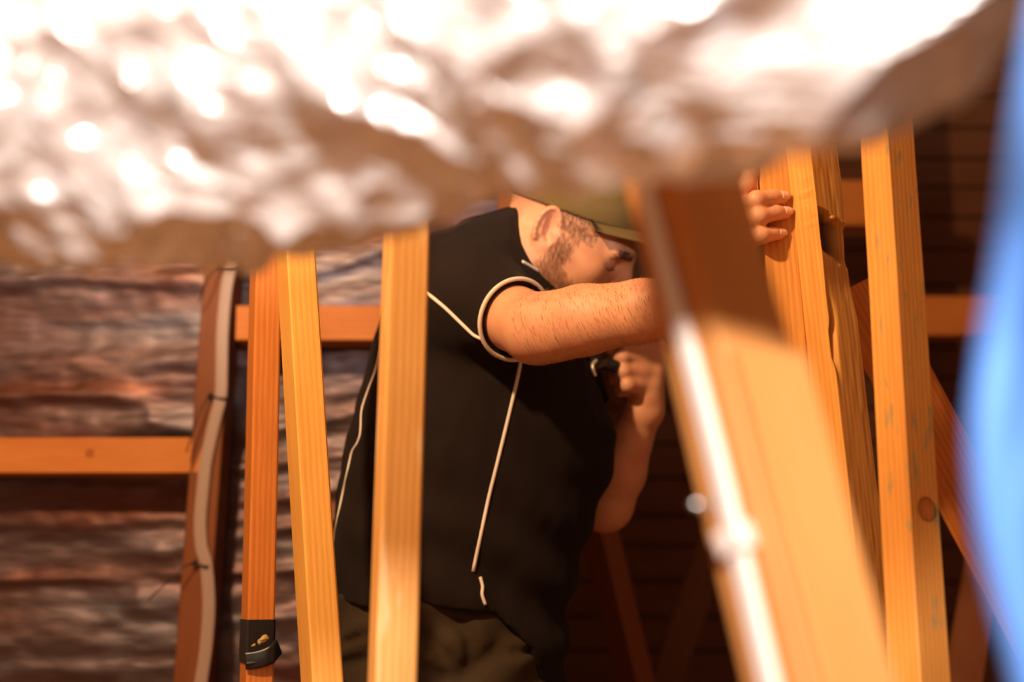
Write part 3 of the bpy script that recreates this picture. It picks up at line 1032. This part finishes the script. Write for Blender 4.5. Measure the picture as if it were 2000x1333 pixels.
# --- shirt
sg = Grid((-0.40, 1.90, 0.78), (0.34, 2.66, 1.70), 0.004)
ua = E_R - S_R
z_side = at(930, 1188, TY - .17).z
sg.op(loft(0.0, LZ[-1]), (-0.4, 1.95, 0.78), (0.3, 2.6, 1.66), 0.0)
RIM_R = S_R + ua * 0.76
sg.cap(S_R + Vector((-0.03, 0.03, -0.02)), S_R + ua * 0.2, 0.076, 0.074, 0.05)
sg.cap(S_R + ua * 0.2, S_R + ua * 1.0, 0.074, 0.052, 0.03)
RIM_L = S_L + (E_L - S_L) * 0.55
sg.cap(S_L, S_L + (E_L - S_L) * 0.8, 0.078, 0.062, 0.04)
sg.cap(NK0 + Vector((-0.02, 0.01, -0.01)), at(888, 540, 2.17), 0.082, 0.074, 0.05)
sg.cap(NK0 + Vector((-0.02, 0.02, -0.01)), S_L, 0.082, 0.072, 0.05)
# collar along the neck
nkd = (NK1 - NK0).normalized()
sg.cap(NK0, NK0 + nkd * 0.16, 0.088, 0.082, 0.03)


def half(p, n, sub=True):
    p, n = np.array(p), np.array(n)
    return lambda X, Y, Z: -((X - p[0]) * n[0] + (Y - p[1]) * n[1] + (Z - p[2]) * n[2])


def cut_cap(center, nrm, rad, length, grid=sg):
    """remove everything of the sleeve beyond the plane, inside a local capsule only"""
    c, n_ = np.array(center), np.array(nrm)
    a, b = c - n_ * 0.0, c + n_ * length

    def f(X, Y, Z):
        h_ = (X - c[0]) * n_[0] + (Y - c[1]) * n_[1] + (Z - c[2]) * n_[2]
        rx, ry, rz = X - c[0] - h_ * n_[0], Y - c[1] - h_ * n_[1], Z - c[2] - h_ * n_[2]
        rr = np.sqrt(rx * rx + ry * ry + rz * rz)
        return np.maximum(np.maximum(-h_, rr - rad), h_ - length)
    grid.op(f, np.minimum(a, b) - rad, np.maximum(a, b) + rad, 0.0, True)


un = ua.normalized()
cut_cap(RIM_R, un, 0.082, 0.14)
ln_ = (E_L - S_L).normalized()
cut_cap(RIM_L, ln_, 0.085, 0.16)
cut_cap(NK0 + nkd * 0.134, nkd, 0.12, 0.2)
# hollow cuffs and collar
sg.cap(RIM_R - un * 0.05, E_R, 0.0510, 0.049, 0.0, True)
sg.cap(NK0, NK1 + nkd * 0.05, 0.0715, 0.068, 0.0, True)
sg.cap(RIM_L - ln_ * 0.05, E_L, 0.056, 0.050, 0.0, True)


def hem(X, Y, Z):
    cx = np.interp(Z, LZ, LX)
    u = (X - cx) * FT[0] + (Y - TY) * FT[1]
    v = (X - cx) * LT[0] + (Y - TY) * LT[1]
    zh = z_side + 0.004 * np.clip(-u / 0.2, 0, 1) - np.interp(u, [-.03, 0, .03, .06, .08, .12], [0, .006, .03, .056, .115, .135])
    return -(zh - Z)


sg.op(lambda X, Y, Z: hem(X, Y, Z), (-0.4, 1.9, 0.78), (0.34, 2.66, 1.0), 0.0, True)
# hollow under the hem
sg.op(loft(0.020, 0.965), (-0.4, 1.9, 0.78), (0.34, 2.66, 0.97), 0.0, True)
# folds: diagonal drag lines over back and waist, soft creases elsewhere
sl, X, Y, Z = sg.region((-0.5, 1.8, 0.7), (0.5, 2.8, 1.6))
env = np.clip((1.28 - Z) / 0.25, 0, 1)
ph = (Z * 1.0 + X * 0.55 - Y * 0.18)
dsp = 0.0075 * env * np.sin(ph * 62 + 2.2 * vnoise(X * 7, Y * 7, Z * 5)) * (0.55 + 0.45 * vnoise(X * 6 + 2, Y * 6, Z * 4))
dsp = dsp + 0.004 * vnoise(X * 14, Y * 14, Z * 10) + 0.0016 * vnoise(X * 40, Y * 40, Z * 30)
near_rim = np.clip(np.sqrt((X - RIM_R.x) ** 2 + (Y - RIM_R.y) ** 2 + (Z - RIM_R.z) ** 2) / 0.09 - 0.55, 0, 1)
near_col = np.clip(np.sqrt((X - NK1.x) ** 2 + (Y - NK1.y) ** 2 + (Z - NK1.z) ** 2) / 0.09 - 0.7, 0, 1)
sg.v[sl] += (dsp * near_rim * near_col).astype(np.float32)
V, F = sg.mesh()
V = relax(V, F, 2, 0.5)
shirt = mesh_obj('polo_shirt', V, F, SHIRT, man)
shirt['label'] = 'black polo shirt with white piping'
shirt_bvh = BVHTree.FromPolygons([tuple(v) for v in V], [tuple(f) for f in F])


def surf(px, py, bvh=shirt_bvh, off=0.001, step=3):
    o_ = Vector((0, 0, CAMZ))
    for k in range(25):
        dd = (at(px + k * step, py, 1) - o_).normalized()
        h_ = bvh.ray_cast(o_, dd)
        if h_[0] is not None:
            return h_[0] - dd * off
    return None


def piping(pl, r=0.0022, step=3):
    q = [at(x, y, 2) for x, y in pl]
    dense = []
    for (a, b) in zip(pl[:-1], pl[1:]):
        for i in range(5):
            dense.append((a[0] + (b[0] - a[0]) * i / 5, a[1] + (b[1] - a[1]) * i / 5))
    dense.append(pl[-1])
    P = [surf(x, y, step=step) for x, y in dense]
    P = [p for p in P if p is not None]
    # smooth
    for _ in range(2):
        P = [P[0]] + [(P[i - 1] + P[i] * 2 + P[i + 1]) / 4 for i in range(1, len(P) - 1)] + [P[-1]]
    tube('piping', P, r, PIPING, shirt, seg=8)


piping([(752, 640), (744, 672), (735, 720), (716, 770), (706, 800), (704, 850), (697, 868), (687, 882), (679, 920), (668, 970), (656, 1030), (650, 1060), (648, 1110), (652, 1180)], 0.0018)
piping([(1020, 690), (1012, 735), (992, 820), (975, 890), (955, 970), (940, 1040), (924, 1117)], 0.0026)
piping([(938, 1128), (943, 1146), (941, 1162), (948, 1182)], 0.0026)
piping([(790, 548), (836, 574), (870, 602), (905, 636), (926, 656), (942, 663)], 0.0028)
piping([(1020, 511), (1036, 520), (1052, 530)], 0.0024)
# cuff piping
rp = []
e1 = un.orthogonal().normalized(); e2 = un.cross(e1)
for k in range(48):
    a = 2 * PI * k / 48
    dd = e1 * math.cos(a) + e2 * math.sin(a)
    h_ = shirt_bvh.ray_cast(RIM_R - un * 0.004 + dd * 0.2, -dd)
    rr = (h_[0] - (RIM_R - un * 0.004)).length if h_[0] is not None else 0.064
    rp.append((dd, min(max(rr, 0.050), 0.062)))
rs = [sum(rp[(k + j) % 48][1] for j in range(-2, 3)) / 5 for k in range(48)]
tube('cuff_piping', [RIM_R - un * 0.002 + rp[k][0] * rs[k] for k in range(48)], 0.0032, PIPING, shirt, seg=8, closed=True)

# --- trousers
def loft_in(zt, zb_):
    def f(X, Y, Z):
        cx = np.interp(Z, LZ, LX); a = np.interp(Z, LZ, LA); b = np.interp(Z, LZ, LB) - 0.004
        u = (X - cx) * FT[0] + (Y - TY) * FT[1]; v = (X - cx) * LT[0] + (Y - TY) * LT[1]
        a = a - 0.004 - 0.034 * np.clip((u + 0.0) / 0.06, 0, 1)
        d_ = ((np.abs(u / a) ** 2.3 + np.abs(v / b) ** 2.3) ** (1 / 2.3) - 1) * np.minimum(a, b)
        return np.maximum(np.maximum(d_, Z - zt), zb_ - Z)
    return f


tg = Grid((-0.42, 1.85, 0.0), (0.40, 2.66, 1.02), 0.006)
tg.op(loft_in(0.995, 0.86), (-0.4, 1.9, 0.8), (0.34, 2.66, 1.0), 0.0)
cx0 = float(np.interp(0.86, LZ, LX))
hipR = Vector((cx0 - LT[0] * 0.085, TY - LT[1] * 0.085, 0.87)); hipL = Vector((cx0 + LT[0] * 0.085, TY + LT[1] * 0.085, 0.87))
kR = hipR + Vector((FT[0] * 0.03, FT[1] * 0.03 - 0.02, -0.40)); kL = hipL + Vector((FT[0] * 0.05, FT[1] * 0.05 + 0.03, -0.40))
fR = kR + Vector((-0.03, 0, -0.40)); fL = kL + Vector((-0.03, 0, -0.40))
for h_, k_, f_ in ((hipR, kR, fR), (hipL, kL, fL)):
    tg.cap(h_ + Vector((-0.01, 0, 0.0)), h_ + (k_ - h_) * 0.35, 0.108, 0.102, 0.05)
    tg.cap(h_ + (k_ - h_) * 0.35, k_, 0.105, 0.082, 0.03)
    tg.cap(k_, f_, 0.082, 0.070, 0.03)
sl, X, Y, Z = tg.region((-1, 0, -1), (1, 4, 2))
tg.v[sl] += (0.006 * vnoise(X * 11, Y * 11, Z * 8) + 0.004 * np.sin((Z * 0.9 - X * 0.7) * 75 + 2.5 * vnoise(X * 8, Y * 8, Z * 8))).astype(np.float32)
V, F = tg.mesh()
tb = BVHTree.FromPolygons([tuple(v) for v in V], [tuple(f) for f in F])
# creases pressed into the cloth along the lines the photograph shows
for line, r_ in (([(895, 1212), (912, 1230), (923, 1262), (922, 1300), (905, 1322)], .007), ([(905, 1322), (930, 1302), (972, 1266)], .0065), ([(835, 1245), (870, 1285), (900, 1318)], .006), ([(822, 1305), (870, 1325), (905, 1340)], .006), ([(660, 1262), (715, 1240)], .004), ([(662, 1300), (715, 1288)], .004), ([(940, 1290), (1010, 1275), (1060, 1272)], .004)):
    P = [surf(x, y, tb, -0.001) for x, y in line]
    P = [p for p in P if p is not None]
    for a, b in zip(P[:-1], P[1:]):
        tg.cap(a, b, r_, r_, 0.012, True)
V, F = tg.mesh()
V = relax(V, F, 1, 0.5)
tr = mesh_obj('trousers', V, F, TROUSER, man)
tr['label'] = 'dark olive work trousers'
for f_ in (fR, fL):
    bg = Grid((f_.x - .12, f_.y - .1, 0.0), (f_.x + .25, f_.y + .1, 0.16), 0.006)
    bg.cap((f_.x, f_.y, 0.13), (f_.x, f_.y, 0.05), 0.052, 0.050, 0.02)
    bg.cap((f_.x - 0.01, f_.y, 0.045), (f_.x + 0.15, f_.y + 0.05, 0.04), 0.042, 0.040, 0.03)
    bg.op(lambda X, Y, Z: 0.002 - Z, (f_.x - .12, f_.y - .1, 0.0), (f_.x + .25, f_.y + .1, 0.16), 0) if False else None
    bg.v[:, :, 0] = np.maximum(bg.v[:, :, 0], 0.002)
    V, F = bg.mesh()
    mesh_obj('boot', V, F, BOOT, man)

# --- cap: crown and curved brim
cg = Grid(np.minimum(hp(-.13, -.13, -.05), hp(.2, .13, .2)) - .12, np.maximum(hp(-.13, -.13, -.05), hp(.2, .13, .2)) + .12, 0.0035)
ck = cg
cg.ell(hp(-0.010, 0, 0.052), np.array((0.106, 0.084, 0.098)) * HS, HM)
pn = np.array(Rh @ Vector((-0.26, 0, 1.0)).normalized()); pc = hp(0.0, 0, 0.040)


def below(X, Y, Z):
    return (X - pc[0]) * pn[0] + (Y - pc[1]) * pn[1] + (Z - pc[2]) * pn[2]


cg.op(below, cg.lo, cg.lo + cg.h * cg.n, 0, True)
cg.ell(hp(-0.010, 0, 0.048), np.array((0.101, 0.079, 0.093)) * HS, HM, 0, True)
V, F = cg.mesh()
cp = mesh_obj('cap', V, F, CAPCLOTH, man)
cp['label'] = 'olive green cap'
bv, bf = [], []
nu, nv_ = 24, 10
for layer in (0, 1):
    for i in range(nu + 1):
        a = math.radians(-66 + 132 * i / nu)
        for j in range(nv_ + 1):
            q = j / nv_
            ro = 0.099 + (0.075 * math.cos(a) ** 0.7 if math.cos(a) > 0 else 0) * q
            x = -0.010 + ro * math.cos(a) * (1.0)
            y = (0.080 + 0.012 * q) * math.sin(a)
            z = 0.046 + 0.24 * x - 2.6 * y * y * (0.55 + 0.45 * q)
            bv.append(hp(x, y, z + (0.0035 if layer else 0)))
m_ = nv_ + 1; tot = (nu + 1) * m_
for i in range(nu):
    for j in range(nv_):
        a = i * m_ + j
        bf.append((a, a + 1, a + m_ + 1, a + m_))
        bf.append((tot + a, tot + a + m_, tot + a + m_ + 1, tot + a + 1))
for i in range(nu):
    a = i * m_ + nv_
    bf.append((a, tot + a, tot + a + m_, a + m_)); a = i * m_
    bf.append((a, a + m_, tot + a + m_, tot + a))
for j in range(nv_):
    for i in (0, nu):
        a = i * m_ + j
        bf.append((a, a + 1, tot + a + 1, tot + a))
mesh_obj('brim', bv, bf, CAPCLOTH, cp)

# --- hair: beard, brow, forearm hair, each a brush of fine tapered strands
def strands(name, roots, mat, parent, width):
    vv, ff = [], []
    for (p, n_, t_, L) in roots:
        t_ = (t_ - n_ * t_.dot(n_)).normalized()
        s_ = n_.cross(t_).normalized() * width
        lift = random.uniform(0.15, 0.5)
        side = s_.normalized() * L * random.uniform(-0.25, 0.25)
        p1 = p + t_ * L * 0.5 + n_ * L * lift * 0.45 + side * .4
        p2 = p + t_ * L + n_ * L * lift * 0.55 + side
        k = len(vv)
        vv += [p - s_, p + s_, p + n_ * width * 1.5, p1 - s_ * .8, p1 + s_ * .8, p1 + n_ * width * 1.2, p2]
        ff += [(k, k + 1, k + 4, k + 3), (k + 1, k + 2, k + 5, k + 4), (k + 2, k, k + 3, k + 5), (k + 3, k + 4, k + 6), (k + 4, k + 5, k + 6), (k + 5, k + 3, k + 6)]
    o = mesh_obj(name, vv, ff, mat, parent)
    o['kind'] = 'stuff'
    return o


def local_roots(test, n, tdir, Lr, front=False):
    """roots on the head in head coordinates"""
    out = []
    tries = 0
    while len(out) < n and tries < n * 40:
        tries += 1
        a = random.uniform(-PI, PI); x = random.uniform(-0.03, 0.115); z = random.uniform(-0.13, 0.07)
        y = -1 if random.random() < 0.7 else 1
        o_ = Vector(hp(x, 0.16 * y, z)); dd = (Rh @ Vector((random.uniform(-.1, .4) * -1, -y, random.uniform(-.1, .3)))).normalized()
        if front:
            o_ = Vector(hp(0.2, random.uniform(-.055, .055), random.uniform(-.01, .05))); dd = Rh @ Vector((-1, 0, 0))
        h_ = body_bvh.ray_cast(o_, dd)
        if h_[0] is None: continue
        q = (Rh.inverted() @ (h_[0] - HC)) / HS
        if not test(q): continue
        nn = h_[1]
        if nn.dot(dd) > 0: nn = -nn
        out.append((h_[0], nn, Rh @ Vector(tdir(q)), random.uniform(*Lr)))
    return out


def beard_zone(q):
    if abs(q.y) < 0.012 and q.z > -0.07: return False
    side = -0.014 < q.x - 0.018 < 0.010 + 0.012 * random.random() and -0.05 < q.z < 0.035 and abs(q.y) > 0.045
    jaw = q.z < -0.046 + 0.014 * random.random() - 0.05 * max(0, 0.05 - q.x) and q.x > -0.004 and q.z > -0.13
    cheek = q.z < -0.03 and q.x < 0.045 and q.x > 0.0 and random.random() < 0.45
    return side or jaw or cheek


strands('beard', local_roots(beard_zone, 4600, lambda q: (0.35, 0, -1.0), (0.005, 0.011)), BEARD, man, 0.00017)
strands('eyebrow', local_roots(lambda q: 0.014 < abs(q.y) < 0.052 and 0.0255 < q.z + 0.10 * max(0, abs(q.y) - 0.03) < 0.0375, 420, lambda q: (-0.5, math.copysign(1, q.y), 0.12), (0.006, 0.010), True), HAIR, man, 0.0004)
for s_ in (-1, 1):
    lash = []
    for k in range(9):
        yy = (0.018 + 0.031 * k / 8) * s_
        h_ = body_bvh.ray_cast(Vector(hp(0.2, yy, 0.0035 - 0.003 * math.sin(PI * k / 8))), Rh @ Vector((-1, 0, 0)))
        if h_[0] is not None: lash.append(h_[0])
    if len(lash) > 3:
        tube('eyelash', lash, 0.0011, HAIR, man, seg=6)
strands('temple_hair', local_roots(lambda q: -0.004 < q.x < 0.052 and abs(q.y) > 0.05 and 0.018 < q.z < 0.052, 900, lambda q: (0.4, 0, -1.0), (0.003, 0.007)), BEARD, man, 0.00018)
rt = []
fd = fa.normalized()
f1 = fd.orthogonal().normalized(); f2 = fd.cross(f1)
while len(rt) < 1500:
    tt = random.uniform(-0.05, 0.95); a = random.uniform(0, 2 * PI)
    c = E_R + fa * tt; dd = f1 * math.cos(a) + f2 * math.sin(a)
    h_ = body_bvh.ray_cast(c + dd * 0.12, -dd)
    if h_[0] is None or (h_[0] - c).length > 0.07: continue
    rt.append((h_[0], dd, fd * 0.35 + Vector((0, 0, -1)), random.uniform(0.006, 0.014)))
strands('arm_hair', rt, BEARD, man, 0.00014)

# --- fingernails of the three fingers across the post
for jn, rd in fingers[:3]:
    tip, dip = Vector(jn[3]), Vector(jn[2])
    t_ = (tip - dip).normalized()
    to = (Vector((0, 0, CAMZ)) - tip).normalized()
    nrm = (to + Vector((0.25, 0, 0.35))); nrm = (nrm - t_ * nrm.dot(t_)).normalized()
    sd = nrm.cross(t_)
    vv, ff = [], []
    for i in range(7):
        for j in range(7):
            u, v = i / 6 * 2 - 1, j / 6 * 2 - 1
            wv_ = 0.0058 * (1 - 0.25 * max(0, v) ** 2)
            ang = u * 0.75
            vv.append(tip + t_ * (0.0005 + 0.0062 * v) + sd * (math.sin(ang) / math.sin(.75) * wv_) + nrm * (rd[3] * (1.02 - 0.02 * v) * 1.0 + 0.0005 - (1 - math.cos(ang)) * 0.009))
    for i in range(6):
        for j in range(6):
            a = i * 7 + j
            ff.append((a, a + 1, a + 8, a + 7))
    nb_ = mesh_obj('fingernail', vv, ff, NAIL, man)
    md = nb_.modifiers.new('thick', 'SOLIDIFY'); md.thickness = 0.0008

# --- small tool in the far fist
e = empty('hand_tool', at(1170, 705, 2.22))
tube('handle', [at(1226, 722, 2.285), at(1172, 708, 2.225)], 0.0105, BLACKP, e, seg=14)
tube('tip', [at(1174, 706, 2.228), at(1156, 712, 2.205), at(1150, 736, 2.20)], 0.012, BLACKP, e, seg=14)
tube('metal_end', smooth_path([at(1165, 704, 2.196), at(1158, 713, 2.188), at(1159, 725, 2.186), at(1163, 735, 2.188)], 6), 0.0028, PALEM, e, seg=8)
tag(e, 'small dark tool with a pale metal end in the man\'s far fist', 'tool')
